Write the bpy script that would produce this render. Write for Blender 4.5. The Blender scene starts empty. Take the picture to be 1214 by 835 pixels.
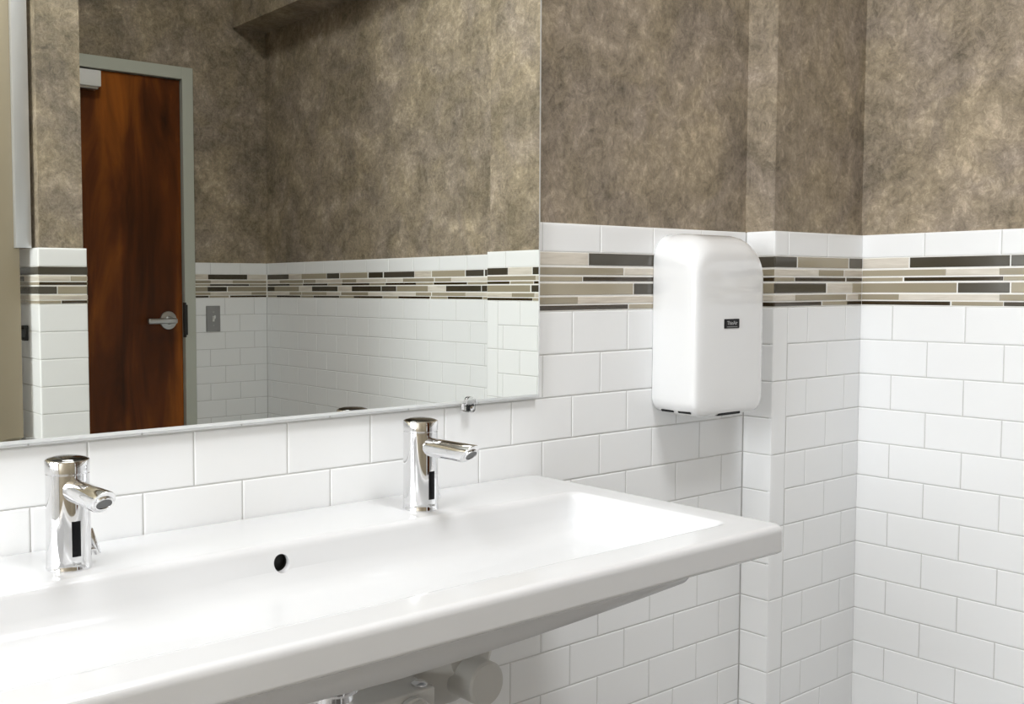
import bpy, bmesh, math, random
from mathutils import Vector, Matrix
random.seed(7)
C = bpy.context.scene.collection
FLOOR = -1.13          # mosaic bottom is z = 0 while building; everything is lifted onto the floor at the end
CEIL = 2.05
V = Vector

# ------------------------------------------------------------------ materials
def new_mat(name):
    m = bpy.data.materials.new(name); m.use_nodes = True
    nt = m.node_tree; b = nt.nodes['Principled BSDF']
    return m, nt, b
def simple(name, col, rough=.5, metal=0, coat=0, bump=0, bscale=40, spec=None, coat_r=.05, trans=0, ior=None):
    m, nt, b = new_mat(name)
    b.inputs['Base Color'].default_value = (*col, 1); b.inputs['Roughness'].default_value = rough
    b.inputs['Metallic'].default_value = metal; b.inputs['Coat Weight'].default_value = coat
    b.inputs['Coat Roughness'].default_value = coat_r
    if trans: b.inputs['Transmission Weight'].default_value = trans
    if ior: b.inputs['IOR'].default_value = ior
    if spec is not None: b.inputs['Specular IOR Level'].default_value = spec
    tc = nt.nodes.new('ShaderNodeTexCoord'); n = nt.nodes.new('ShaderNodeTexNoise')
    n.inputs['Scale'].default_value = bscale; n.inputs['Detail'].default_value = 2
    nt.links.new(tc.outputs['Object'], n.inputs['Vector'])
    if bump:
        bp = nt.nodes.new('ShaderNodeBump'); bp.inputs['Strength'].default_value = bump; bp.inputs['Distance'].default_value = .002
        nt.links.new(n.outputs['Fac'], bp.inputs['Height']); nt.links.new(bp.outputs['Normal'], b.inputs['Normal'])
    else:
        mr = nt.nodes.new('ShaderNodeMapRange'); mr.inputs['To Min'].default_value = max(0, rough * .85); mr.inputs['To Max'].default_value = rough * 1.15
        nt.links.new(n.outputs['Fac'], mr.inputs['Value']); nt.links.new(mr.outputs['Result'], b.inputs['Roughness'])
    return m
def plaster():
    m, nt, b = new_mat('trowelled_plaster'); L = nt.links.new; N = nt.nodes.new
    tc = N('ShaderNodeTexCoord')
    def noise(scale, det, rough, dist, sc=(1, 1, 1)):
        mp = N('ShaderNodeMapping'); mp.inputs['Scale'].default_value = sc
        n = N('ShaderNodeTexNoise'); n.inputs['Scale'].default_value = scale; n.inputs['Detail'].default_value = det
        n.inputs['Roughness'].default_value = rough; n.inputs['Distortion'].default_value = dist
        L(tc.outputs['Object'], mp.inputs['Vector']); L(mp.outputs['Vector'], n.inputs['Vector']); return n
    big = noise(4.6, 7, .66, .7); mid = noise(19, 9, .78, .9); fine = noise(70, 6, .85, .9, (1, 1, .8)); hue = noise(5.2, 5, .6, .8)
    def math_(op, a, b_, v=None):
        n = N('ShaderNodeMath'); n.operation = op; L(a, n.inputs[0])
        if v is None: L(b_, n.inputs[1])
        else: n.inputs[1].default_value = v
        return n.outputs[0]
    s = math_('ADD', math_('MULTIPLY', big.outputs['Fac'], None, .34), math_('MULTIPLY', mid.outputs['Fac'], None, .34))
    s = math_('ADD', s, math_('MULTIPLY', fine.outputs['Fac'], None, .34))
    cr = N('ShaderNodeValToRGB'); e = cr.color_ramp.elements
    e[0].position = .38; e[0].color = (.098, .081, .058, 1); e[1].position = .64; e[1].color = (.65, .54, .415, 1)
    x = e.new(.46); x.color = (.215, .179, .132, 1); x = e.new(.54); x.color = (.352, .293, .221, 1)
    L(s, cr.inputs['Fac'])
    hr = N('ShaderNodeValToRGB'); e = hr.color_ramp.elements
    e[0].position = .38; e[0].color = (.985, .975, 1.01, 1); e[1].position = .62; e[1].color = (1.02, 1, .92, 1)
    L(hue.outputs['Fac'], hr.inputs['Fac'])
    mx = N('ShaderNodeMix'); mx.data_type = 'RGBA'; mx.blend_type = 'MULTIPLY'; mx.inputs['Factor'].default_value = 1
    L(cr.outputs['Color'], mx.inputs['A']); L(hr.outputs['Color'], mx.inputs['B']); L(mx.outputs['Result'], b.inputs['Base Color'])
    bp = N('ShaderNodeBump'); bp.inputs['Strength'].default_value = .8; bp.inputs['Distance'].default_value = .006
    h = math_('ADD', math_('MULTIPLY', mid.outputs['Fac'], None, .7), math_('MULTIPLY', fine.outputs['Fac'], None, .55))
    L(h, bp.inputs['Height']); L(bp.outputs['Normal'], b.inputs['Normal'])
    b.inputs['Roughness'].default_value = .55; b.inputs['Specular IOR Level'].default_value = .35
    return m
def tile_mat(name, col, rough=.16):
    m, nt, b = new_mat(name); L = nt.links.new; N = nt.nodes.new
    b.inputs['Base Color'].default_value = (*col, 1); b.inputs['Roughness'].default_value = rough
    b.inputs['Specular IOR Level'].default_value = .45
    tc = N('ShaderNodeTexCoord'); n = N('ShaderNodeTexNoise'); n.inputs['Scale'].default_value = 16; n.inputs['Detail'].default_value = 1
    L(tc.outputs['Object'], n.inputs['Vector'])
    bp = N('ShaderNodeBump'); bp.inputs['Strength'].default_value = .12; bp.inputs['Distance'].default_value = .003
    L(n.outputs['Fac'], bp.inputs['Height']); L(bp.outputs['Normal'], b.inputs['Normal'])
    return m
def stone_mat(name, a, c):
    m, nt, b = new_mat(name); L = nt.links.new; N = nt.nodes.new
    tc = N('ShaderNodeTexCoord'); mp = N('ShaderNodeMapping'); mp.inputs['Scale'].default_value = (1, 1, 9)
    n = N('ShaderNodeTexNoise'); n.inputs['Scale'].default_value = 14; n.inputs['Detail'].default_value = 6; n.inputs['Distortion'].default_value = .6
    cr = N('ShaderNodeValToRGB'); e = cr.color_ramp.elements; e[0].position = .3; e[0].color = (*a, 1); e[1].position = .65; e[1].color = (*c, 1)
    L(tc.outputs['Object'], mp.inputs['Vector']); L(mp.outputs['Vector'], n.inputs['Vector']); L(n.outputs['Fac'], cr.inputs['Fac']); L(cr.outputs['Color'], b.inputs['Base Color'])
    b.inputs['Roughness'].default_value = .4
    return m
def wood_mat():
    m, nt, b = new_mat('stained_cherry_veneer'); L = nt.links.new; N = nt.nodes.new
    tc = N('ShaderNodeTexCoord'); mp = N('ShaderNodeMapping'); mp.inputs['Scale'].default_value = (1, 1, .16)
    n = N('ShaderNodeTexNoise'); n.inputs['Scale'].default_value = 8; n.inputs['Detail'].default_value = 7; n.inputs['Distortion'].default_value = .7; n.inputs['Roughness'].default_value = .55
    n2 = N('ShaderNodeTexNoise'); n2.inputs['Scale'].default_value = 3.2; n2.inputs['Detail'].default_value = 3
    L(tc.outputs['Object'], mp.inputs['Vector']); L(mp.outputs['Vector'], n.inputs['Vector']); L(mp.outputs['Vector'], n2.inputs['Vector'])
    ad = N('ShaderNodeMath'); ad.operation = 'ADD'; mu = N('ShaderNodeMath'); mu.operation = 'MULTIPLY'; mu.inputs[1].default_value = .5
    mu2 = N('ShaderNodeMath'); mu2.operation = 'MULTIPLY'; mu2.inputs[1].default_value = .5
    L(n.outputs['Fac'], mu.inputs[0]); L(n2.outputs['Fac'], mu2.inputs[0]); L(mu.outputs[0], ad.inputs[0]); L(mu2.outputs[0], ad.inputs[1])
    cr = N('ShaderNodeValToRGB'); e = cr.color_ramp.elements
    e[0].position = .38; e[0].color = (.022, .0065, .002, 1); e[1].position = .64; e[1].color = (.36, .105, .012, 1)
    x = e.new(.5); x.color = (.115, .031, .006, 1)
    L(ad.outputs[0], cr.inputs['Fac']); L(cr.outputs['Color'], b.inputs['Base Color'])
    b.inputs['Roughness'].default_value = .45; b.inputs['Specular IOR Level'].default_value = .2
    return m
def emit(name, col, s):
    m, nt, b = new_mat(name); b.inputs['Base Color'].default_value = (*col, 1)
    b.inputs['Emission Color'].default_value = (*col, 1); b.inputs['Emission Strength'].default_value = s
    return m
M = dict(
    tile=tile_mat('glazed_white_tile', (.875, .885, .892)), grout=simple('pale_grout', (.60, .60, .59), .9),
    mgrout=simple('white_mosaic_grout', (.88, .87, .84), .85), plaster=plaster(),
    D1=simple('dark_olive_glass', (.056, .047, .031), .14, coat=.2), D2=simple('umber_glass', (.038, .024, .009), .14, coat=.2),
    D3=simple('slate_brown_glass', (.072, .063, .047), .2, coat=.2),
    T1=simple('khaki_glass', (.33, .288, .205), .14, coat=.25), T2=simple('taupe_glass', (.385, .338, .245), .16, coat=.25),
    S1=stone_mat('cream_limestone', (.50, .445, .375), (.68, .62, .53)), S2=stone_mat('pale_travertine', (.60, .55, .47), (.74, .69, .61)),
    ceramic=simple('white_vitreous_china', (.685, .69, .70), .16, coat=.15, coat_r=.08, spec=.3),
    dark_hole=simple('dark_cavity', (.012, .012, .010), .6), drain_m=simple('chrome', (.83, .83, .84), .045, 1),
    chrome=simple('polished_chrome', (.80, .80, .81), .035, 1), steel=simple('brushed_steel', (.50, .50, .49), .35, 1),
    dchrome=simple('cap_reflection_chrome', (.13, .13, .13), .06, 1),  # dark ceiling reflection on the faucet caps is put into the colour
    sensor=simple('black_sensor_lens', (.006, .006, .007), .2, spec=.15), dryer=simple('white_enamel', (.80, .805, .81), .10, coat=.5),
    black=simple('black_plastic', (.006, .006, .006), .3, spec=.15), grey_ink=simple('grey_print', (.42, .42, .42), .5),
    mirror=simple('silvered_glass', (.895, .915, .875), 0, 1), edge=simple('polished_glass_edge', (.84, .86, .86), .25, .3),
    clear=simple('clear_acrylic', (.95, .95, .95), .05, trans=1, ior=1.49),
    wood=wood_mat(), frame=simple('sage_grey_door_paint', (.50, .52, .455), .4), alu=simple('satin_aluminium', (.66, .67, .69), .32, .6),
    beige=simple('beige_powder_coat', (.335, .285, .20), .45), white_pvc=simple('white_vinyl', (.55, .54, .51), .45),
    plate=simple('stainless_plate', (.36, .36, .36), .38, .9), white_plastic=simple('white_plastic', (.8, .8, .79), .3),
    paint=simple('white_ceiling_paint', (.78, .77, .74), .8), floor=simple('grey_floor_tile', (.30, .29, .28), .35, bump=.05),
    fill_pane=emit('glowing_fill_pane', (.93, .97, 1), 2.5),  # glowing pane of the made-up window
    mark=simple('etched_grey', (.38, .38, .38), .4), 
    diff=emit('lit_diffuser', (1, .97, .93), 2.0), alu_frame=simple('white_enamelled_steel', (.8, .8, .8), .4),
    gap=simple('dark_rubber', (.02, .02, .018), .6),
)

# ------------------------------------------------------------------ mesh helpers
def finish(bm, name, mats, parent=None, smooth=None, fix=True):
    if fix: bmesh.ops.recalc_face_normals(bm, faces=bm.faces)
    me = bpy.data.meshes.new(name); bm.to_mesh(me); bm.free()
    for m in (mats if isinstance(mats, (list, tuple)) else [mats]): me.materials.append(m)
    o = bpy.data.objects.new(name, me); C.objects.link(o)
    if parent: o.parent = parent
    if smooth is not None:
        for p in me.polygons: p.use_smooth = True
        if smooth < 180: me.set_sharp_from_angle(angle=math.radians(smooth))
    return o
def root(name, label, cat, loc, group=None):
    o = bpy.data.objects.new(name, None); o.empty_display_size = .05; C.objects.link(o); o.location = loc
    o['label'] = label; o['category'] = cat
    if group: o['group'] = group
    return o
def rel(o, parent):          # parent while keeping the world coordinates the mesh was built in
    o.parent = parent
    p = parent; off = V((0, 0, 0))
    while p: off += p.location; p = p.parent
    o.data.transform(Matrix.Translation(-off)); return o
def box(bm, x0, x1, y0, y1, z0, z1, mi=0, bev=0, seg=2):
    r = bmesh.ops.create_cube(bm, size=1); vs = r['verts']
    for v in vs: v.co = V(((x0 + x1) / 2 + v.co.x * (x1 - x0), (y0 + y1) / 2 + v.co.y * (y1 - y0), (z0 + z1) / 2 + v.co.z * (z1 - z0)))
    fs = set(f for v in vs for f in v.link_faces)
    for f in fs: f.material_index = mi
    if bev:
        r2 = bmesh.ops.bevel(bm, geom=list(set(e for v in vs for e in v.link_edges)), offset=bev, segments=seg, affect='EDGES', profile=.5, clamp_overlap=True)
        for f in r2['faces']: f.material_index = mi
def frame_of(a):
    a = a.normalized(); t = V((0, 0, 1)) if abs(a.z) < .9 else V((1, 0, 0))
    u = a.cross(t).normalized(); return a, u, a.cross(u).normalized()
def lathe(bm, origin, axis, prof, n=40, mi=0, cap0=True, cap1=True, sx=1, sy=1):
    a, u, w = frame_of(V(axis)); o = V(origin); rings = []
    for h, r in prof:
        rings.append([bm.verts.new(o + a * h + u * (r * sx * math.cos(2 * math.pi * k / n)) + w * (r * sy * math.sin(2 * math.pi * k / n))) for k in range(n)])
    for A, B in zip(rings, rings[1:]):
        for k in range(n): bm.faces.new((A[k], A[(k + 1) % n], B[(k + 1) % n], B[k])).material_index = mi
    if cap0: bm.faces.new(rings[0][::-1]).material_index = mi
    if cap1: bm.faces.new(rings[-1]).material_index = mi
def sweep(bm, pts, rad, n=20, mi=0):
    pts = [V(p) for p in pts]; rings = []; u = None
    for i, p in enumerate(pts):
        t = (pts[min(i + 1, len(pts) - 1)] - pts[max(i - 1, 0)]).normalized()
        if u is None: _, u, w = frame_of(t)
        else: u = (u - t * u.dot(t)).normalized(); w = t.cross(u)
        w = t.cross(u); r = rad[i] if isinstance(rad, (list, tuple)) else rad
        rings.append([bm.verts.new(p + u * (r * math.cos(2 * math.pi * k / n)) + w * (r * math.sin(2 * math.pi * k / n))) for k in range(n)])
    for A, B in zip(rings, rings[1:]):
        for k in range(n): bm.faces.new((A[k], A[(k + 1) % n], B[(k + 1) % n], B[k])).material_index = mi
    bm.faces.new(rings[0][::-1]).material_index = mi; bm.faces.new(rings[-1]).material_index = mi
def loops_mesh(bm, loops, cap0=True, cap1=True, mi=0):
    R = [[bm.verts.new(p) for p in l] for l in loops]; n = len(R[0])
    for A, B in zip(R, R[1:]):
        for k in range(n): bm.faces.new((A[k], A[(k + 1) % n], B[(k + 1) % n], B[k])).material_index = mi
    if cap0: bm.faces.new(R[0][::-1]).material_index = mi
    if cap1: bm.faces.new(R[-1]).material_index = mi
def rrect(x0, x1, y0, y1, r, f, nc=8, ns=6, rr=None):
    """rounded rectangle, same vertex count always; f(a,b)->Vector; rr = radii (x0y0, x1y0, x1y1, x0y1)"""
    rr = rr or (r,) * 4; pts = []
    cs = [((x0, y0), 1, 1, math.pi), ((x1, y0), -1, 1, 1.5 * math.pi), ((x1, y1), -1, -1, 0), ((x0, y1), 1, -1, .5 * math.pi)]
    arcs = []
    for ((cx, cy), sx, sy, a0), q in zip(cs, rr):
        ox, oy = cx + sx * q, cy + sy * q
        arcs.append([(ox + q * math.cos(a0 + .5 * math.pi * k / nc), oy + q * math.sin(a0 + .5 * math.pi * k / nc)) for k in range(nc + 1)])
    for i in range(4):
        pts += arcs[i]; a = arcs[i][-1]; b = arcs[(i + 1) % 4][0]
        for k in range(1, ns): t = k / ns; pts.append((a[0] + (b[0] - a[0]) * t, a[1] + (b[1] - a[1]) * t))
    return [f(a, b) for a, b in pts]
def text_mesh(body, name, mat, size, place, parent, depth=.0002):
    cu = bpy.data.curves.new(name, 'FONT'); cu.body = body; cu.size = size; cu.align_x = 'CENTER'; cu.align_y = 'CENTER'; cu.extrude = depth
    t = bpy.data.objects.new(name, cu); C.objects.link(t)
    bpy.context.view_layer.update()
    me = bpy.data.meshes.new_from_object(t.evaluated_get(bpy.context.evaluated_depsgraph_get()))
    bpy.data.objects.remove(t)
    me.transform(place); me.materials.clear(); me.materials.append(mat); me.name = name
    o = bpy.data.objects.new(name, me); C.objects.link(o); return rel(o, parent)

# ------------------------------------------------------------------ tiled walls
TM = [M['tile'], M['grout'], M['plaster'], M['mgrout'], M['D1'], M['D2'], M['D3'], M['T1'], M['T2'], M['S1'], M['S2']]
P = .0778; W = .15336; MH = .1049; TT = .1584; G = .0008
ROWZ = [(.1049, .0821), (.0782, .0645), (.0614, .0528), (.0490, .0277), (.0244, .0114), (.0091, .0003)]
class Wall:
    def __init__(s, name):
        s.bm = bmesh.new(); s.name = name
    def face(s, o, u, n):           # set the working frame: point = o + u*a + z + n*depth
        s.o, s.u, s.n = V(o), V(u), V(n)
        s.flip = s.u.cross(V((0, 0, 1))).dot(s.n) < 0
    def P(s, a, z, d): return s.o + s.u * a + V((0, 0, z)) + s.n * d
    def tile(s, a0, a1, z0, z1, mi, f=(1, 1, 1, 1), k=1, lift=0, g=G):
        """f: bevel factor left(a0), right(a1), bottom, top"""
        if a1 - a0 < .004: return
        a0 += g; a1 -= g; z0 += g; z1 -= g
        R = [(0, -.0075), (0, -.0020), (.0002 * k, -.0013), (.00055 * k, -.0007), (.0011 * k, -.0003), (.0020 * k, -.0001), (.0034 * k, 0)]
        mx = min(a1 - a0, z1 - z0) * .45; last = None
        for t, d in R:
            q = [min(t * w, mx) for w in f]
            c = [(a0 + q[0], z0 + q[2]), (a1 - q[1], z0 + q[2]), (a1 - q[1], z1 - q[3]), (a0 + q[0], z1 - q[3])]
            vs = [s.bm.verts.new(s.P(a, z, d + lift)) for a, z in c]
            if last:
                for i in range(4):
                    fa = (last[i], last[(i + 1) % 4], vs[(i + 1) % 4], vs[i])
                    fc = s.bm.faces.new(fa[::-1] if s.flip else fa); fc.material_index = mi
            last = vs
        fc = s.bm.faces.new(last[::-1] if s.flip else last); fc.material_index = mi
    def slab(s, a0, a1, z0, z1, d0, d1, mi):
        c = [s.P(a, z, d) for d in (d0, d1) for a, z in ((a0, z0), (a1, z0), (a1, z1), (a0, z1))]
        v = [s.bm.verts.new(p) for p in c]
        F = [(4, 5, 6, 7), (3, 2, 1, 0), (0, 1, 5, 4), (1, 2, 6, 5), (2, 3, 7, 6), (3, 0, 4, 7)]
        for f in F:
            vs = [v[i] for i in f]; s.bm.faces.new(vs[::-1] if s.flip else vs).material_index = mi
    def courses(s, a0, a1, ref0, ref1, top_ref, mosaic, strip=None, depth=.11, pl=(0, 0), gi=(0, 0), zt=CEIL, ends=(1, 1), zlow=FLOOR, step=1):
        """ref0/ref1: where a vertical joint falls in even / odd rows; strip=(side,width) two-course bullnose pieces"""
        g0, g1 = a0 + gi[0], a1 - gi[1]
        s.slab(g0, g1, zlow, -.0015, -depth, -.0013, 1); s.slab(g0, g1, -.0015, MH + .0012, -depth, -.0009, 3)
        s.slab(g0, g1, MH + .0012, TT - .002, -depth, -.0013, 1)
        s.slab(a0 + pl[0], a1 - pl[1], TT - .002, zt, -depth, -.008, 2)
        e0, e1 = ends; b0, b1 = a0, a1
        if strip:
            k = 0
            while -.0015 - 2 * k * P > zlow:
                z1 = -.0015 - 2 * k * P; z0 = max(zlow, z1 - 2 * P)
                if strip[0] == 'L': s.tile(a0, a0 + strip[1], z0, z1, 0, (5, 1, 1, 1))
                else: s.tile(a1 - strip[1], a1, z0, z1, 0, (1, 5, 1, 1))
                k += 1
            if strip[0] == 'L': b0 = a0 + strip[1]; e0 = 1
            else: b1 = a1 - strip[1]; e1 = 1
        k = 0
        while -.0015 - k * P > zlow:
            z1 = -.0015 - k * P; z0 = max(zlow, z1 - P); s.run(b0, b1, z0, z1, (ref0, ref1)[k % 2], (e0, e1), 1); k += 1
        s.run(a0, a1, MH + .0005, TT, top_ref, (ends[0], ends[1]), 5)
        for (z1, z0), row in zip(ROWZ, mosaic):
            for i, (m0, m1, c) in enumerate(row):
                m0, m1 = max(m0, a0), min(m1, a1)
                if m1 - m0 < .004: continue
                thin = (z1 - z0) < .01
                if c == 'D': mi = 5 if thin else random.choice((4, 6, 4))
                elif c == 'T': mi = random.choice((7, 8))
                else: mi = random.choice((9, 10))
                s.tile(m0, m1, z0, z1, mi, k=.45, g=.0001, lift=.0003 if c != 'S' else 0)
    def run(s, a0, a1, z0, z1, ref, ends, topf):
        if ref is None: s.tile(a0, a1, z0, z1, 0, (ends[0], ends[1], 1, topf)); return
        j = ref + math.floor((a0 - ref) / W) * W
        while j < a1 - 1e-6:
            x0, x1 = max(j, a0), min(j + W, a1)
            s.tile(x0, x1, z0, z1, 0, (ends[0] if x0 == a0 else 1, ends[1] if x1 == a1 else 1, 1, topf)); j += W
    def done(s):
        o = finish(s.bm, s.name, TM, fix=False); o['kind'] = 'structure'; return o
def repeat(rows, a, b, gap=.002, seq=None):
    """continue each mosaic row over [a,b] with the strips of the same stock lengths"""
    out = []
    for i in range(6):
        x = a - random.random() * .1; r = []; kinds = [('D', .2), ('T', .1), ('S', .2), ('D', .1), ('T', .2), ('S', .1)]; k = (i * 2) % 6
        while x < b:
            c, w = kinds[k % 6]; r.append((max(x, a), min(x + w, b), c)); x += w + gap; k += 1
        out.append([t for t in r if t[1] > t[0]])
    return out
def join_rows(A, B): return [a + b for a, b in zip(A, B)]

MB = [[(-.6221, -.4935, 'S'), (-.4914, -.2536, 'D'), (-.2516, -.15, 'T'), (-.148, 0, 'S')],
      [(-.6221, -.3944, 'T'), (-.3914, -.1724, 'S'), (-.17, 0, 'T')],
      [(-.6221, -.5089, 'T'), (-.5068, -.2135, 'D'), (-.2115, 0, 'T')],
      [(-.6221, -.3660, 'T'), (-.3631, -.2331, 'D'), (-.231, -.03, 'S'), (-.028, 0, 'T')],
      [(-.6221, -.5207, 'T'), (-.5207, -.2928, 'S'), (-.2905, 0, 'T')],
      [(-.6221, -.3804, 'D'), (-.3768, -.2437, 'T'), (-.241, 0, 'D')]]
MC = [[(.002, .0823, 'D'), (.0866, .2890, 'T'), (.2938, .3521, 'D')], [(.002, .1687, 'S'), (.1687, .2704, 'T'), (.2736, .3521, 'S')],
      [(.002, .0741, 'T'), (.0770, .2773, 'D'), (.2826, .3521, 'D')], [(.002, .1986, 'D'), (.2032, .3084, 'S'), (.3084, .3521, 'T')],
      [(.002, .0799, 'S'), (.0799, .2826, 'T'), (.2869, .3345, 'S'), (.3345, .3521, 'T')], [(.002, .1808, 'D'), (.1854, .2869, 'T'), (.2869, .3521, 'D')]]
MCL = [[(0, .066, 'D')], [(0, .066, 'T')], [(0, .066, 'D')], [(0, .066, 'T')], [(0, .066, 'S')], [(0, .066, 'D')]]
MR = [[(-.1717, -.068, 'S'), (-.3747, -.1739, 'D'), (-.4906, -.3769, 'D')], [(-.2507, -.068, 'T'), (-.3551, -.2507, 'S'), (-.4689, -.3551, 'T')],
      [(-.1593, -.068, 'T'), (-.3632, -.1624, 'D'), (-.4689, -.3636, 'T')], [(-.2732, -.068, 'T'), (-.3759, -.2753, 'D'), (-.5119, -.3785, 'T')],
      [(-.1521, -.068, 'T'), (-.3565, -.1521, 'S'), (-.4468, -.3565, 'T')], [(-.2610, -.068, 'D'), (-.3646, -.2635, 'T'), (-.5119, -.3655, 'D')]]
MD = [[(.1482, .2147, 'S'), (.2147, .4163, 'D'), (.4175, .5186, 'S')], [(.1482, .2281, 'T'), (.2281, .3395, 'S'), (.3395, .5186, 'T')],
      [(.1482, .2236, 'T'), (.2236, .4257, 'D'), (.4269, .5186, 'T')], [(.1482, .2113, 'T'), (.2113, .3096, 'D'), (.3142, .5186, 'T')],
      [(.1482, .2259, 'T'), (.2259, .4387, 'S'), (.4387, .5186, 'T')], [(.1482, .2169, 'D'), (.2192, .3194, 'T'), (.3257, .5186, 'D')]]
MA = [[(-2.8984, -2.7110, 'D'), (-2.7110, -2.6055, 'S'), (-2.6034, -2.4047, 'T'), (-2.4009, -2.3063, 'D'), (-2.3008, -2.1051, 'T'), (-2.0974, -2.0013, 'D'), (-1.9947, -1.8016, 'D'), (-1.8001, -1.7000, 'S'), (-1.6964, -1.5111, 'T'), (-1.5070, -1.4121, 'D'), (-1.4063, -1.2100, 'D')],
      [(-2.8984, -2.7883, 'S'), (-2.7883, -2.5910, 'T'), (-2.5859, -2.4889, 'T'), (-2.4889, -2.2841, 'S'), (-2.2841, -2.1838, 'T'), (-2.1838, -1.9799, 'S'), (-1.9758, -1.8752, 'S'), (-1.8728, -1.6840, 'T'), (-1.6796, -1.5865, 'T'), (-1.5865, -1.2100, 'S')],
      [(-2.8984, -2.7045, 'D'), (-2.7045, -2.5941, 'T'), (-2.5910, -2.3961, 'D'), (-2.3932, -2.2915, 'T'), (-2.2897, -2.0914, 'D'), (-2.0897, -1.9865, 'T'), (-1.9840, -1.7902, 'D'), (-1.7894, -1.6884, 'T'), (-1.6862, -1.4996, 'D'), (-1.4970, -1.2100, 'T')],
      [(-2.8984, -2.8350, 'D'), (-2.8350, -2.6242, 'T'), (-2.6221, -2.5168, 'S'), (-2.5168, -2.3194, 'D'), (-2.3166, -2.2150, 'S'), (-2.2150, -2.0138, 'D'), (-2.0105, -1.9144, 'D'), (-1.9112, -1.7206, 'T'), (-1.7206, -1.6167, 'S'), (-1.6153, -1.4250, 'D'), (-1.4224, -1.2100, 'D')],
      [(-2.8984, -2.7035, 'S'), (-2.7035, -2.6034, 'T'), (-2.5993, -2.4038, 'T'), (-2.4038, -2.2989, 'S'), (-2.2934, -2.1008, 'T'), (-2.1008, -1.7940, 'S'), (-1.7932, -1.7008, 'T'), (-1.6964, -1.5070, 'T'), (-1.5070, -1.2100, 'S')],
      [(-2.8950, -2.8182, 'T'), (-2.8160, -2.6117, 'D'), (-2.6065, -2.5088, 'T'), (-2.5068, -2.3082, 'D'), (-2.3054, -2.2016, 'T'), (-2.2016, -2.0030, 'D'), (-2.0005, -1.9032, 'T'), (-1.9017, -1.7088, 'D'), (-1.7037, -1.6082, 'T'), (-1.6068, -1.4185, 'D'), (-1.4166, -1.2100, 'T')]]
MP = [[(-1.2085, -1.1136, 'D'), (-1.1136, -1.0062, 'S'), (-1.0040, -.9041, 'D')], [(-1.2085, -.9906, 'T'), (-.9906, -.8041, 'S')],
      [(-1.2085, -1.1046, 'D'), (-1.1017, -.9997, 'T'), (-.9981, -.8041, 'D')], [(-1.2085, -1.0132, 'T'), (-1.0089, -.9041, 'D')],
      [(-1.2085, -1.0955, 'S'), (-1.0955, -.9949, 'T'), (-.9938, -.8041, 'S')], [(-1.2085, -1.0035, 'D'), (-1.0024, -.9041, 'T')]]
ML = [[(-.9885, -.8495, 'D')], [(-.9885, -.8993, 'S'), (-.8979, -.8495, 'T')], [(-.9885, -.8495, 'D')],
      [(-.9885, -.9375, 'D'), (-.9354, -.8495, 'T')], [(-.9885, -.8495, 'S')], [(-.9885, -.9263, 'T'), (-.9249, -.8495, 'D')]]

D = .068; XR = .3485; XA = .52; YP = -1.2115; YD = -2.905; XL = -4.6
w = Wall('wall_back'); w.face((0, 0, 0), (1, 0, 0), (0, -1, 0))
w.courses(XL, 0, -.074, -.074 - W / 2, -.460, join_rows(repeat(None, XL, -.624), MB), pl=(0, -.012), gi=(0, -.003)); w.done()
# boxed-out corner beside the back wall: a left face and a front face
w = Wall('wall_corner'); w.face((0, 0, 0), (0, -1, 0), (-1, 0, 0))
w.courses(0, D, None, None, None, MCL, depth=.05, ends=(1, 1), pl=(0, .0095), gi=(0, .003))
w.face((0, -D, 0), (1, 0, 0), (0, -1, 0))
w.courses(0, XR, .1294, .2084, .0491, MC, strip=('L', .0525), depth=D + .10, ends=(3, 1), pl=(.0088, -.012), gi=(.0022, -.003)); w.done()
w = Wall('wall_right'); w.face((XR, 0, 0), (0, 1, 0), (-1, 0, 0))
fill = repeat(None, -.8, -.515)
mr = [sorted([(t[0], t[1], t[2]) for t in a + b + c]) for a, b, c in zip(MR, MP, fill)]
def declash(rows):
    out = []
    for r in rows:
        o = []
        for a, b, c in r:
            if o and a < o[-1][1]: a = o[-1][1] + .001
            if b - a > .003: o.append((a, b, c))
        out.append(o)
    return out
w.courses(YP, 0, -D - .0708, -D - .0708 - W / 2, -.2044, declash(mr), strip=('L', .052), depth=XA - XR + .11, ends=(4, 1), pl=(.008, 0), gi=(.002, 0)); w.done()
w = Wall('wall_alcove'); w.face((XA, 0, 0), (0, 1, 0), (-1, 0, 0))
w.courses(YD, YP, -2.4815, -2.4815 + W / 2, -2.269, MA, pl=(-.012, -.002), gi=(-.003, -.001)); w.done()
w = Wall('wall_front'); w.face((0, YD, 0), (1, 0, 0), (0, 1, 0))
w.courses(.146, XA, .2985, .3750, .2276, MD, pl=(0, -.012), gi=(0, -.003))
w.courses(XL, -.872, .1, .1 + W / 2, .05, repeat(None, XL, -.872))
w.slab(-.872, .146, 1.0125, CEIL, -.11, -.008, 2)
w.slab(-.872, .146, FLOOR, 1.0125, -.14, -.11, 2); w.done()
w = Wall('wall_stub'); w.face((0, -1.6, 0), (1, 0, 0), (0, 1, 0))
w.courses(-.99, -.848, None, None, None, ML, depth=.06, ends=(2.5, 1.5), pl=(.0105, .0085), gi=(.0022, .0022))
w.face((-.99, -1.6, 0), (0, -1, 0), (-1, 0, 0))
w.courses(.0, -YD - 1.6 - .004, .155, .155 - W / 2, .155, repeat(None, 0, 1.3), depth=.06, ends=(2.5, 1), pl=(.0098, 0), gi=(.003, 0))
w.face((-.848, -1.6, 0), (0, -1, 0), (1, 0, 0))
w.courses(.0, -YD - 1.6 - .004, .155, .155 - W / 2, .155, repeat(None, 0, 1.3), depth=.06, ends=(1.5, 1), pl=(.0098, 0), gi=(.003, 0)); w.done()
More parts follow.
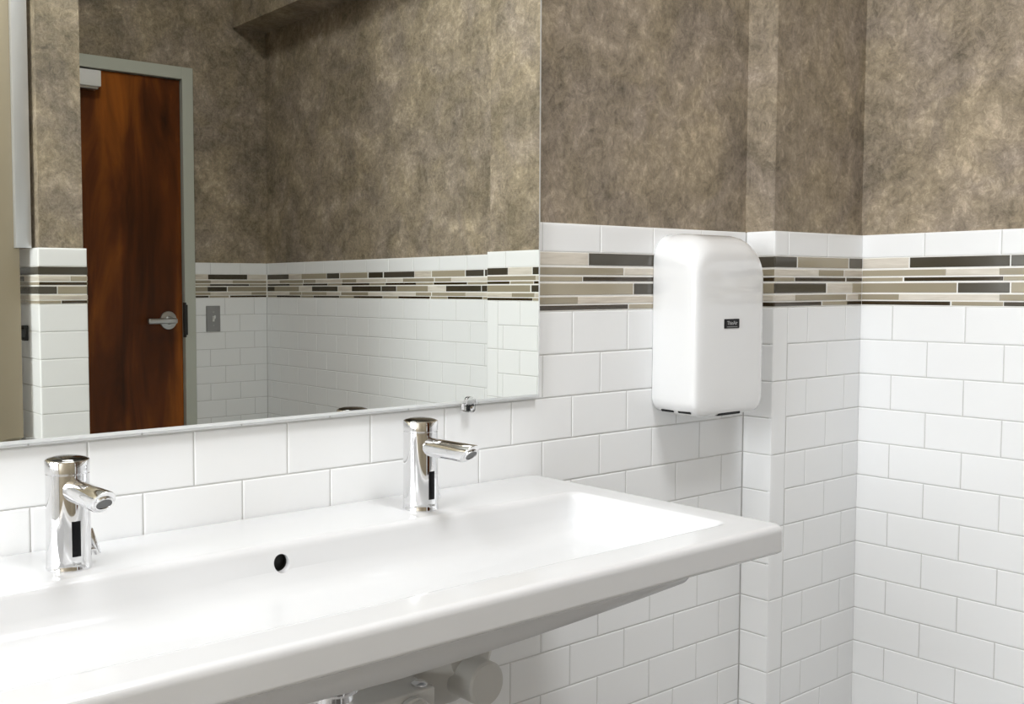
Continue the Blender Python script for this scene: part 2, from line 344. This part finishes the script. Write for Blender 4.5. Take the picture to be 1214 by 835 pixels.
w = Wall('wall_left'); w.face((XL, 0, 0), (0, 1, 0), (1, 0, 0))
w.courses(YD, 0, -.1, -.1 - W / 2, -.1, repeat(None, YD, 0)); w.done()
bm = bmesh.new(); box(bm, XR + .008, XA + .1, YD, YP - .001, 1.222, CEIL, 0); o = finish(bm, 'wall_soffit', M['plaster']); o['kind'] = 'structure'
bm = bmesh.new(); box(bm, XL - .1, XA + .1, YD - .14, .1, FLOOR - .1, FLOOR); o = finish(bm, 'floor', M['floor']); o['kind'] = 'structure'
bm = bmesh.new(); box(bm, XL - .1, XA + .1, YD - .14, .1, CEIL, CEIL + .1); o = finish(bm, 'ceiling', M['paint']); o['kind'] = 'structure'

# ------------------------------------------------------------------ door (seen in the mirror)
DL, DR, DT = -.824, .093, .960
dr = bpy.data.objects.new('door_1', None); C.objects.link(dr); dr.location = (-.366, YD, FLOOR); dr['kind'] = 'structure'
bm = bmesh.new(); box(bm, DL + .004, DR - .004, YD - .05, YD - .008, FLOOR + .012, DT - .004, 0, .001, 1)
rel(finish(bm, 'door_leaf', M['wood']), dr)
bm = bmesh.new()
box(bm, DL - .046, DL, YD - .10, YD + .012, FLOOR, DT + .0523, 0, .002, 2); box(bm, DR, DR + .0525, YD - .10, YD + .012, FLOOR, DT + .0523, 0, .002, 2)
box(bm, DL, DR, YD - .10, YD + .012, DT, DT + .0523, 0, .002, 2)
rel(finish(bm, 'door_frame', M['frame']), dr)
bm = bmesh.new()
hx, hz, hy = .018, -.0985, YD - .008
lathe(bm, (hx, hy, hz), (0, 1, 0), [(0, .040), (.004, .041), (.009, .039), (.011, .030), (.013, .018), (.05, .011)], 48)
hd = rel(finish(bm, 'door_handle', M['steel'], smooth=35), dr)
bm = bmesh.new()
pts = rrect(-.118, .018, -.0125, .0125, .006, lambda a, b: V((hx + a, hy + .048, hz + b - .001)))
pts2 = rrect(-.117, .017, -.0115, .0115, .006, lambda a, b: V((hx + a, hy + .062, hz + b - .001)))
pts3 = rrect(-.112, .012, -.008, .008, .005, lambda a, b: V((hx + a, hy + .065, hz + b - .001)))
loops_mesh(bm, [pts, pts2, pts3]); rel(finish(bm, 'lever', M['steel'], smooth=40), hd)
bm = bmesh.new(); box(bm, DR - .004, DR + .006, YD - .004, YD + .0135, -.175, -.02, 0, .002, 2); box(bm, DR - .002, DR + .012, YD + .011, YD + .0145, -.165, -.03, 0, .004, 2)
rel(finish(bm, 'strike_plate', M['gap']), dr)
bm = bmesh.new(); box(bm, -.62, -.2905, YD - .008, YD + .045, .879, .945, 0, .003, 2)
cl = rel(finish(bm, 'door_closer', M['white_plastic'], smooth=40), dr)
bm = bmesh.new(); box(bm, -.60, -.30, YD - .004, YD + .038, .868, .8795, 0, .002, 1); rel(finish(bm, 'closer_base', M['steel']), cl)

# ------------------------------------------------------------------ light switch (seen in the mirror)
sw = root('light_switch', 'brushed steel light switch plate with white toggle on tiled wall beside the wooden door', 'light switch', (.2365, YD, -.0955))
bm = bmesh.new()
loops_mesh(bm, [rrect(-.0355, .0355, -.0585, .0585, .003, lambda a, b: V((.2365 + a, YD + .0002, -.0955 + b))),
                rrect(-.0355, .0355, -.0585, .0585, .003, lambda a, b: V((.2365 + a, YD + .003, -.0955 + b))),
                rrect(-.033, .033, -.056, .056, .003, lambda a, b: V((.2365 + a, YD + .006, -.0955 + b)))])
rel(finish(bm, 'cover_plate', M['plate'], smooth=30), sw)
bm = bmesh.new(); box(bm, .2315, .2415, YD + .004, YD + .0068, -.108, -.083, 0, .0005, 1)
c = [V((.2365 + a, YD + .006 + d, -.0955 + z)) for d, s_, z0 in ((0, .0045, 0), (.014, .0035, .009)) for a, z in ((-s_, z0 - .006), (s_, z0 - .006), (s_, z0 + .006), (-s_, z0 + .006))]
vs = [bm.verts.new(p) for p in c]
for f in ((0, 1, 2, 3), (4, 5, 6, 7), (0, 1, 5, 4), (1, 2, 6, 5), (2, 3, 7, 6), (3, 0, 4, 7)): bm.faces.new([vs[i] for i in f])
rel(finish(bm, 'toggle', M['white_plastic']), sw)
for z in (.030, -.030):
    bm = bmesh.new(); lathe(bm, (.2365, YD + .0055, -.0955 + z), (0, 1, 0), [(0, .0034), (.0012, .0034), (.0018, .002)], 20)
    rel(finish(bm, 'screw', M['steel'], smooth=40), sw)

# ------------------------------------------------------------------ toilet stall front (seen in the mirror)
YS = -1.66
st = root('stall_door', 'beige toilet stall door with a tall aluminium strip beside the tiled wall end', 'stall door', (-1.32, YS, FLOOR))
bm = bmesh.new(); box(bm, -1.625, -1.021, YS - .025, YS, FLOOR + .25, .955, 0, .003, 2); rel(finish(bm, 'door_panel', M['beige'], smooth=40), st)
bm = bmesh.new(); box(bm, -1.0375, -.9935, YS, YS + .020, .1575, .955, 0, .0015, 2); rel(finish(bm, 'aluminium_strip', M['alu'], smooth=40), st)
for z in (-.085, .50):
    bm = bmesh.new(); box(bm, -1.003, -.9902, YS - .062, YS - .036, z - .022, z + .022, 0, .002, 2)
    for k in (-.010, .010): lathe(bm, (-1.002, YS - .049, z + k), (-1, 0, 0), [(0, .006), (.005, .006), (.008, .003)], 16)
    box(bm, -1.024, -1.001, YS - .062, YS - .0245, z - .012, z + .012, 0, .001, 1)
    rel(finish(bm, 'hinge', M['gap'], smooth=40), st)
sp = root('stall_panel', 'fixed beige partition panel of the toilet stall, left of the stall door', 'partition', (-2.3, YS, FLOOR))
bm = bmesh.new(); box(bm, XL + .012, -1.63, YS - .025, YS, FLOOR + .25, .955, 0, .003, 2); rel(finish(bm, 'panel', M['beige'], smooth=40), sp)
for x in (-4.54, -3.2, -1.70):
    bm = bmesh.new(); box(bm, x, x + .05, YS - .022, YS - .003, FLOOR, FLOOR + .252, 0, .002, 1); rel(finish(bm, 'foot', M['alu']), sp)
bm = bmesh.new(); box(bm, -1.66, -1.628, YS + .0, YS + .004, .1, .2, 0, .001, 1); rel(finish(bm, 'latch_plate', M['steel']), sp)

# ------------------------------------------------------------------ wall mirror
MXR, MXL, MZ0, MZ1, MT = -.632, -1.87, -.1512, .92, .014
mi_ = root('wall_mirror', 'large frameless wall mirror above the trough sink', 'mirror', (-1.25, -MT, MZ0))
bm = bmesh.new(); bv = .0052
box(bm, MXL + bv, MXR - bv, -MT, -MT + .0055, MZ0 + bv, MZ1 - bv, 0)
rel(finish(bm, 'mirror_glass', M['mirror']), mi_)
bm = bmesh.new()
def ringloop(i, y): return [V((MXL + i, y, MZ0 + i)), V((MXR - i, y, MZ0 + i)), V((MXR - i, y, MZ1 - i)), V((MXL + i, y, MZ1 - i))]
loops_mesh(bm, [ringloop(bv, -MT), ringloop(.0008, -MT + .0013), ringloop(0, -MT + .002), ringloop(0, -MT + .0056), ringloop(bv, -MT + .0056)], False, False)
rel(finish(bm, 'bevelled_edge', M['edge']), mi_)
for cx in (-.798, -1.70):
    grp = 'clips under the mirror'
    lab = 'clear plastic mirror clip with a small screw under the mirror edge above the right faucet' if cx > -1 else 'clear plastic mirror clip under the mirror edge near its left end'
    ck = root('mirror_clip', lab, 'clip', (cx, -.018, -.152), grp)
    bm = bmesh.new()
    A = [rrect(-.0085, .0085, -.016, .010, .006, lambda a, b, y=y: V((cx + a, y, -.1505 + b)), 6, 2) for y in (-.0185, -.0145)]
    loops_mesh(bm, A)
    box(bm, cx - .008, cx + .008, -.0145, -.0005, -.1655, -.1525, 0, .001, 1)
    rel(finish(bm, 'clip_body', M['clear'], smooth=40), ck)
    bm = bmesh.new(); lathe(bm, (cx, -.0185, -.1595), (0, -1, 0), [(0, .0042), (.001, .0042), (.0022, .0025)], 20)
    rel(finish(bm, 'screw', M['chrome'], smooth=40), ck)

# ------------------------------------------------------------------ trough sink
SX0, SX1, SY0, SY1, SZ = -1.87, -.630, -.4915, -.0015, -.2915
BX0, BX1, BY0, BY1 = -1.808, -.694, -.432, -.155
cxs = (SX0 + SX1) / 2
def SL(i, z, r, j=None):  # outer outline inset i
    return rrect(SX0 + i, SX1 - i, SY0 + i, SY1 - (i if j is None else j), r, lambda a, b: V((a, b, z)), 8, 10)
def BL(i, z, r, back=0, front=0):
    return rrect(BX0 + i, BX1 - i, BY0 + i + front, BY1 - i - back, r, lambda a, b: V((a, b, z)), 8, 10)
def UL(x0, x1, y0, y1, r, f): return rrect(x0, x1, y0, y1, r, lambda a, b: V((a, b, f(a))), 8, 10)
slope = lambda z0, z1: (lambda x: z0 + (z1 - z0) * max(0, 1 - (abs(x - cxs) / .58) ** 1.6))
loops = [UL(cxs - .2, cxs + .2, -.30, -.12, .02, lambda x: -.407),
         UL(SX0 + .095, SX1 - .095, -.385, -.06, .03, slope(-.377, -.405)),
         UL(SX0 + .080, SX1 - .080, -.402, -.055, .035, slope(-.372, -.397)),
         UL(SX0 + .070, SX1 - .070, -.412, -.05, .04, slope(-.358, -.372)),
         UL(SX0 + .055, SX1 - .055, -.428, -.05, .04, lambda x: -.331),
         SL(.010, -.3315, .015, .003), SL(.0035, -.331, .015, .002), SL(.0008, -.3292, .016, 0), SL(0, -.3275, .016, 0), SL(0, -.3255, .016, 0),
         SL(0, -.302, .016, 0), SL(0, -.3000, .016, 0), SL(.0006, -.2965, .016, 0), SL(.0022, -.2938, .016, .0005), SL(.0046, -.2921, .016, .001), SL(.0080, SZ, .015, .002), SL(.0105, SZ, .015, .002),
         SL(.03, SZ + .0001, .012, .004),
         BL(-.010, SZ + .0001, .022), BL(-.0075, SZ + .0000, .021), BL(-.0045, SZ - .0006, .02), BL(-.002, SZ - .0022, .02), BL(.001, SZ - .0055, .02), BL(.0022, SZ - .010, .02),
         BL(.0050, -.325, .024, .004, .004), BL(.009, -.341, .028, .009, .02), BL(.017, -.3475, .030, .012, .035), BL(.028, -.3515, .032, .012, .05), BL(.045, -.3535, .034, .015, .06)]
loops.append(rrect(cxs - .25, cxs + .25, -.345, -.235, .03, lambda a, b: V((a, b, -.3565)), 8, 10))
loops.append(rrect(cxs - .023, cxs + .023, -.323, -.277, .0229, lambda a, b: V((a, b, -.3585)), 8, 10))
bm = bmesh.new(); loops_mesh(bm, loops)
sk = root('trough_sink', 'long white ceramic wall-hung trough sink below the mirror', 'sink', (cxs, 0, SZ))
basin = finish(bm, 'basin', [M['ceramic'], M['dark_hole']], smooth=180)
# overflow hole bored in the basin's rear wall
OX, OZ = -1.2575, -.3165
bm = bmesh.new(); lathe(bm, (OX, -.20, OZ), (0, 1, 0), [(0, .0118), (.0465, .0118), (.0545, .0118)], 40)
for f in bm.faces:
    f.material_index = 1 if max(v.co.y for v in f.verts) > -.150 else 0
cut = finish(bm, 'cut', [M['ceramic'], M['dark_hole']])
md = basin.modifiers.new('b', 'BOOLEAN'); md.operation = 'DIFFERENCE'; md.object = cut; md.solver = 'EXACT'
bpy.context.view_layer.update()
me = bpy.data.meshes.new_from_object(basin.evaluated_get(bpy.context.evaluated_depsgraph_get()))
basin.modifiers.clear(); basin.data = me; bpy.data.objects.remove(cut)
for p in me.polygons: p.use_smooth = True
me.set_sharp_from_angle(angle=math.radians(50))
rel(basin, sk)
bm = bmesh.new(); lathe(bm, (cxs, -.30, -.360), (0, 0, 1), [(0, .0232), (.0022, .0232), (.0030, .021), (.0028, .014), (.001, .012)], 40)
rel(finish(bm, 'drain_ring', M['chrome'], smooth=40), sk)

# ------------------------------------------------------------------ faucets
def ang_body(bm, cx, cy, z0, h, r, n=64):
    lathe(bm, (cx, cy, z0), (0, 0, 1), [(0, r + .0006), (.0018, r + .0008), (.003, r + .0004), (.012, r), (h - .0168, r - .0004), (h - .0162, r - .0012), (h - .0152, r - .0012)], n)
def make_faucet(cx, label, h):
    cy, z0, r = -.102, SZ + .0002, .0264
    t = root('sensor_faucet', label, 'faucet', (cx, cy, z0), 'chrome sensor faucets on the trough sink')
    bm = bmesh.new(); ang_body(bm, cx, cy, z0, h, r); rel(finish(bm, 'body', M['chrome'], smooth=35), t)
    bm = bmesh.new(); lathe(bm, (cx, cy, z0 + h - .0152), (0, 0, 1), [(0, r - .0012), (.0008, r), (.0135, r), (.0148, r - .0006), (.0155, r - .002)], 64, cap1=True)
    cap = rel(finish(bm, 'cap', M['chrome'], smooth=35), t)
    bm = bmesh.new(); lathe(bm, (cx, cy, z0 + h), (0, 0, 1), [(0, r - .0022), (.0012, r - .004), (.0028, r - .011), (.0034, .004)], 64)
    rel(finish(bm, 'cap_top', M['dchrome'], smooth=60), cap)
    # spout: straight round tube cut off at a slant, with the aerator in the cut
    bm = bmesh.new(); n = 48; r2 = .0140; ang = math.radians(0.5)
    ax = V((0, -math.cos(ang), math.sin(ang))); up = V((0, math.sin(ang), math.cos(ang))).normalized(); up = up if up.z > 0 else -up
    s0 = V((cx, cy, z0 + .0965)); rings = []
    for L, cut_, q in ((.010, 0, 1.0), (.05, 0, 1.0), (.09, 0, 1), (.1100, 1, 1), (.1117, 1, .96), (.1125, 1, .86)):
        ring = []
        for k in range(n):
            a = 2 * math.pi * k / n; cx_, cz_ = r2 * q * math.cos(a), r2 * q * math.sin(a)
            ext = cut_ * (cz_ * .95)      # the top reaches further forward than the bottom
            ring.append(s0 + V((cx_, 0, 0)) + up * cz_ + ax * (L + ext))
        rings.append(ring)
    loops_mesh(bm, rings); sp_ = rel(finish(bm, 'spout', M['chrome'], smooth=35), t)
    nrm = (ax - up * .95).normalized()
    e = s0 + ax * .1120 + up * (-.0005)
    bm = bmesh.new(); lathe(bm, e - nrm * .001, nrm, [(0, .0112), (.0028, .0112), (.0036, .0102), (.0034, .0090), (.0014, .0086)], 32, cap1=False)
    rel(finish(bm, 'aerator_ring', M['chrome'], smooth=40), sp_)
    bm = bmesh.new(); lathe(bm, e - nrm * .0006, nrm, [(0, .0088), (.0022, .0088)], 24); rel(finish(bm, 'aerator_screen', M['dchrome']), sp_)
    # black infrared window wrapped on the front of the body
    bm = bmesh.new(); za, zb = -.273, -.231; hw = .0053; seg = 6; F, Bk = [], []
    for k in range(seg + 1):
        x = -hw + 2 * hw * k / seg
        for lst, rr_ in ((F, r + .0005), (Bk, r - .002)):
            y = -math.sqrt(rr_ ** 2 - x * x); lst.append((bm.verts.new((cx + x, cy + y, za)), bm.verts.new((cx + x, cy + y, zb))))
    for k in range(seg):
        bm.faces.new((F[k][0], F[k + 1][0], F[k + 1][1], F[k][1])); bm.faces.new((Bk[k][1], Bk[k + 1][1], Bk[k + 1][0], Bk[k][0]))
        bm.faces.new((F[k][1], F[k + 1][1], Bk[k + 1][1], Bk[k][1])); bm.faces.new((F[k][0], Bk[k][0], Bk[k + 1][0], F[k + 1][0]))
    bm.faces.new((F[0][0], F[0][1], Bk[0][1], Bk[0][0])); bm.faces.new((F[-1][0], Bk[-1][0], Bk[-1][1], F[-1][1]))
    rel(finish(bm, 'sensor_window', M['sensor']), t)
    # mixing lever on the right-hand side
    bm = bmesh.new(); lx = cx + r - .002; lz = -.2735
    lathe(bm, (lx, cy, lz), (1, 0, 0), [(0, .0048), (.005, .0048), (.0058, .0040), (.009, .0040)], 24)
    lv = rel(finish(bm, 'mixing_lever', M['chrome'], smooth=40), t)
    bm = bmesh.new(); d = V((-.30, 0, 1)).normalized()
    lathe(bm, V((lx + .0115, cy, lz - .007)), d, [(0, .0034), (.0008, .0042), (.033, .0040), (.0342, .0032)], 20)
    rel(finish(bm, 'lever_handle', M['chrome'], smooth=40), lv)
    text_mesh('Sloan', 'maker_mark', M['mark'], .0052, Matrix.Translation((cx, cy - r - .0002, -.2815)) @ Matrix.Rotation(math.radians(90), 4, 'X'), t, .0004)
    return t
make_faucet(-1.5185, 'left chrome sensor faucet on the trough sink, its mixing lever in full view', .1312)
make_faucet(-.976, 'right chrome sensor faucet on the trough sink, near the mirror corner and hand dryer', .1348)

# ------------------------------------------------------------------ hand dryer
hx0, hx1, hz0, hz1, hd_ = -.3085, -.0835, -.208, .1465, .104
hdk = root('hand_dryer', 'white slim wall-mounted hand dryer with a small black badge, over the mosaic band', 'hand dryer', ((hx0 + hx1) / 2, 0, hz0))
bm = bmesh.new()
def HL(y, il, it, ib, rt, rb): return rrect(hx0 + il, hx1 - il, hz0 + ib, hz1 - it, 0, lambda a, b: V((a, y, b)), 12, 8, (rb, rb, rt, rt))
hl = [HL(-.0005, .0015, .0015, .006, .052, .03), HL(-.003, .0, .0, .005, .054, .03), HL(-.030, .0, .0005, .002, .055, .03), HL(-.055, .0003, .003, .0, .056, .03),
      HL(-.072, .0007, .008, .0, .057, .030), HL(-.085, .0015, .0155, .0, .057, .030), HL(-.093, .0027, .0235, .0004, .056, .030), HL(-.0975, .0044, .0300, .002, .055, .029), HL(-.1005, .0078, .0360, .0055, .053, .028),
      HL(-.1022, .0160, .0430, .012, .050, .024), HL(-.1032, .030, .056, .024, .045, .02), HL(-.1042, .070, .10, .06, .03, .02)]
loops_mesh(bm, hl); rel(finish(bm, 'housing', M['dryer'], smooth=180), hdk)
bm = bmesh.new(); box(bm, -.232, -.160, -.1004, -.058, hz0 - .0004, hz0 + .006, 0, .002, 2)
rel(finish(bm, 'air_outlet', M['black']), hdk)
for y0, y1 in ((-.086, -.058), (-.047, -.019)):
    bm = bmesh.new()
    cxv, czv = hx0 + .03, hz0 + .03; a = math.radians(225)
    for s_ in (0,):
        c0 = V((cxv + .0300 * math.cos(a), 0, czv + .0300 * math.sin(a)))
        tdir = V((-math.sin(a), 0, math.cos(a))); nd = V((math.cos(a), 0, math.sin(a)))
        v = [bm.verts.new(c0 + tdir * p + nd * q + V((0, y, 0))) for y in (y0, y1) for p, q in ((-.0022, -.001), (.0022, -.001), (.0022, .0007), (-.0022, .0007))]
        for f in ((0, 1, 2, 3), (4, 5, 6, 7), (0, 1, 5, 4), (1, 2, 6, 5), (2, 3, 7, 6), (3, 0, 4, 7)): bm.faces.new([v[i] for i in f])
    rel(finish(bm, 'intake_slot', M['black']), hdk)
bx, bz = -.2000, -.0295
bm = bmesh.new()
loops_mesh(bm, [rrect(-.0240, .0240, -.0092, .0092, .0015, lambda a, b, y=y, i=i: V((bx + a * i, y, bz + b * i)), 4, 2) for y, i in ((-.1025, 1), (-.1050, 1), (-.1056, .97))])
bd = rel(finish(bm, 'badge', M['black'], smooth=30), hdk)
FX = Matrix.Rotation(math.radians(90), 4, 'X')
text_mesh('ThinAir', 'badge_text', M['grey_ink'], .0108, Matrix.Translation((bx, -.1057, bz + .0010)) @ FX, bd)
bm = bmesh.new(); box(bm, bx - .0165, bx + .0165, -.1060, -.1055, bz - .0066, bz - .0058); rel(finish(bm, 'badge_line', M['grey_ink']), bd)

# ------------------------------------------------------------------ plumbing under the sink
dp = root('drain_pipe', 'chrome drain pipe below the trough sink, cut by the lower edge of the photo', 'pipe', (-1.285, -.36, FLOOR + .42))
bm = bmesh.new(); lathe(bm, (-1.300, -.340, -.4065), (0, 0, -1), [(0, .030), (.003, .031), (.010, .030), (.012, .024), (.020, .024), (.022, .019), (.20, .019)], 36)
rel(finish(bm, 'tailpiece', M['chrome'], smooth=35), dp)
bm = bmesh.new(); pts = [(-1.300, -.340, -.58), (-1.300, -.340, -.64), (-1.300, -.335, -.675), (-1.300, -.30, -.69), (-1.300, -.265, -.675), (-1.300, -.25, -.64), (-1.300, -.235, -.605), (-1.300, -.20, -.595), (-1.300, -.03, -.595), (-1.300, -.001, -.595)]
sweep(bm, pts, .021); rel(finish(bm, 'trap', M['white_pvc'], smooth=40), dp)
bm = bmesh.new(); lathe(bm, (-1.300, -.002, -.595), (0, -1, 0), [(0, .045), (.004, .045), (.012, .03), (.014, .022)], 36)
rel(finish(bm, 'wall_flange', M['chrome'], smooth=35), dp)
vb = root('valve_box', 'white supply valve box with a round cap on the wall under the sink', 'valve box', (-1.0, 0, -.575))
bm = bmesh.new(); box(bm, -1.085, -.945, -.10, -.0005, -.74, -.573, 0, .004, 3); rel(finish(bm, 'box_body', M['white_pvc'], smooth=40), vb)
bm = bmesh.new(); lathe(bm, (-.992, -.1, -.612), (0, -1, 0), [(0, .032), (.002, .034), (.010, .034), (.012, .031), (.008, .029)], 40, mi=0)
rel(finish(bm, 'round_cap', M['white_pvc'], smooth=35), vb)
bm = bmesh.new(); lathe(bm, (-.962, -.082, -.5725), (0, 0, 1), [(0, .013), (.003, .013), (.006, .008), (.0065, .002)], 28); rel(finish(bm, 'knob', M['chrome'], smooth=35), vb)
tc_ = root('trap_cover', 'white moulded pipe cover with a round end cap under the right part of the sink', 'pipe cover', (-.83, 0, -.6))
bm = bmesh.new()
lathe(bm, (-.835, 0, -.560), (0, -1, 0), [(.0005, .100), (.008, .097), (.022, .084), (.036, .066), (.046, .05), (.058, .042)], 48)
rel(finish(bm, 'flange', M['white_pvc'], smooth=50), tc_)
bm = bmesh.new(); lathe(bm, (-.835, -.03, -.597), (0, -1, 0), [(0, .0365), (.062, .0365), (.0665, .0365), (.070, .033), (.0705, .02)], 48)
rel(finish(bm, 'end_cap', M['white_pvc'], smooth=35), tc_)

# ------------------------------------------------------------------ ceiling lights
def area(name, loc, sx, sy, power, col, rot=(0, 0, 0)):
    l = bpy.data.lights.new(name, 'AREA'); l.shape = 'RECTANGLE'; l.size = sx; l.size_y = sy; l.energy = power; l.color = col
    o = bpy.data.objects.new(name, l); C.objects.link(o); o.location = loc; o.rotation_euler = rot; return o
def fixture(x, y, sx, sy, power, label):
    t = root('ceiling_light', label, 'ceiling light', (x, y, CEIL), 'ceiling lights')
    bm = bmesh.new()
    for a in (-1, 1):
        box(bm, x + a * sx / 2 - .012, x + a * sx / 2 + .012, y - sy / 2 - .012, y + sy / 2 + .012, CEIL - .03, CEIL, 0, .002, 1)
        box(bm, x - sx / 2 + .012, x + sx / 2 - .012, y + a * sy / 2 - .012, y + a * sy / 2 + .012, CEIL - .03, CEIL, 0, .002, 1)
    rel(finish(bm, 'frame', M['alu_frame']), t)
    bm = bmesh.new(); box(bm, x - sx / 2 + .012, x + sx / 2 - .012, y - sy / 2 + .012, y + sy / 2 - .012, CEIL - .018, CEIL - .004); rel(finish(bm, 'diffuser', M['diff']), t)
    l = area('lamp', (0, 0, -.032), sx - .03, sy - .03, power, (.96, .98, 1)); l.parent = t
fixture(-2.5, -.72, 1.2, .5, 22.5, 'rectangular ceiling light panel above the left end of the sink')
fixture(-.95, -1.35, .6, .6, 39, 'added square fill light panel on the ceiling toward the right end of the sink')  # unseen panel added to fill the front-facing surfaces and the alcove
# made-up tall window in the left wall, unseen, added as side fill light
WY0, WY1, WZ0, WZ1 = -1.38, -.18, -.15, 1.55
wn = bpy.data.objects.new('fill_window_1', None); C.objects.link(wn); wn.location = (XL, (WY0 + WY1) / 2, (WZ0 + WZ1) / 2); wn['kind'] = 'structure'
bm = bmesh.new()
for y in (WY0 - .05, (WY0 + WY1) / 2 - .015, WY1): box(bm, XL + .001, XL + .03, y, y + (.05 if y != (WY0 + WY1) / 2 - .015 else .03), WZ0 - .05, WZ1 + .05, 0, .003, 1)
for z in (WZ0 - .05, WZ1): box(bm, XL + .001, XL + .028, WY0, WY1, z, z + .05, 0, .003, 1)
rel(finish(bm, 'fill_window_frame', M['alu_frame']), wn)
bm = bmesh.new(); box(bm, XL + .006, XL + .012, WY0, WY1, WZ0, WZ1); rel(finish(bm, 'fill_window_pane', M['fill_pane']), wn)
wl = area('window_fill', (.035, 0, 0), WZ1 - WZ0, WY1 - WY0, 88, (.935, .968, 1), (0, math.radians(-90), 0)); wl.parent = wn

# lift everything onto the floor
for o in list(C.objects):
    if o.parent is None: o.location.z += -FLOOR

# ------------------------------------------------------------------ camera
cam = bpy.data.cameras.new('camera'); co = bpy.data.objects.new('camera', cam); C.objects.link(co)
yaw, pitch, roll, F, PX, PY = .63215, -.05723, -.00325, 1215.31, 436.40, 411.07
f = V((math.sin(yaw) * math.cos(pitch), math.cos(yaw) * math.cos(pitch), math.sin(pitch)))
r = V((math.cos(yaw), -math.sin(yaw), 0)); u = r.cross(f)
R_ = r * math.cos(roll) + u * math.sin(roll); U_ = -r * math.sin(roll) + u * math.cos(roll)
co.matrix_world = Matrix(((R_.x, U_.x, -f.x, -1.94482), (R_.y, U_.y, -f.y, -1.29186), (R_.z, U_.z, -f.z, .04204 - FLOOR), (0, 0, 0, 1)))
cam.sensor_width = 36; cam.lens = F / 1214 * 36; cam.clip_start = .02
cam.shift_x = (607 - PX) / 1214; cam.shift_y = (PY - 417.5) / 1214
sc = bpy.context.scene; sc.camera = co
wd = bpy.data.worlds.new('world'); sc.world = wd; wd.use_nodes = True
wd.node_tree.nodes['Background'].inputs['Color'].default_value = (.05, .05, .05, 1)
sc.view_settings.view_transform = 'Standard'; sc.view_settings.look = 'None'; sc.view_settings.gamma = 1; sc.view_settings.use_curve_mapping = False
sc.view_settings.exposure = -0.18
sc.cycles.max_bounces = 10; sc.cycles.diffuse_bounces = 6; sc.cycles.glossy_bounces = 6; sc.cycles.use_denoising = True
sc.cycles.sample_clamp_indirect = 4; sc.cycles.blur_glossy = 1.0
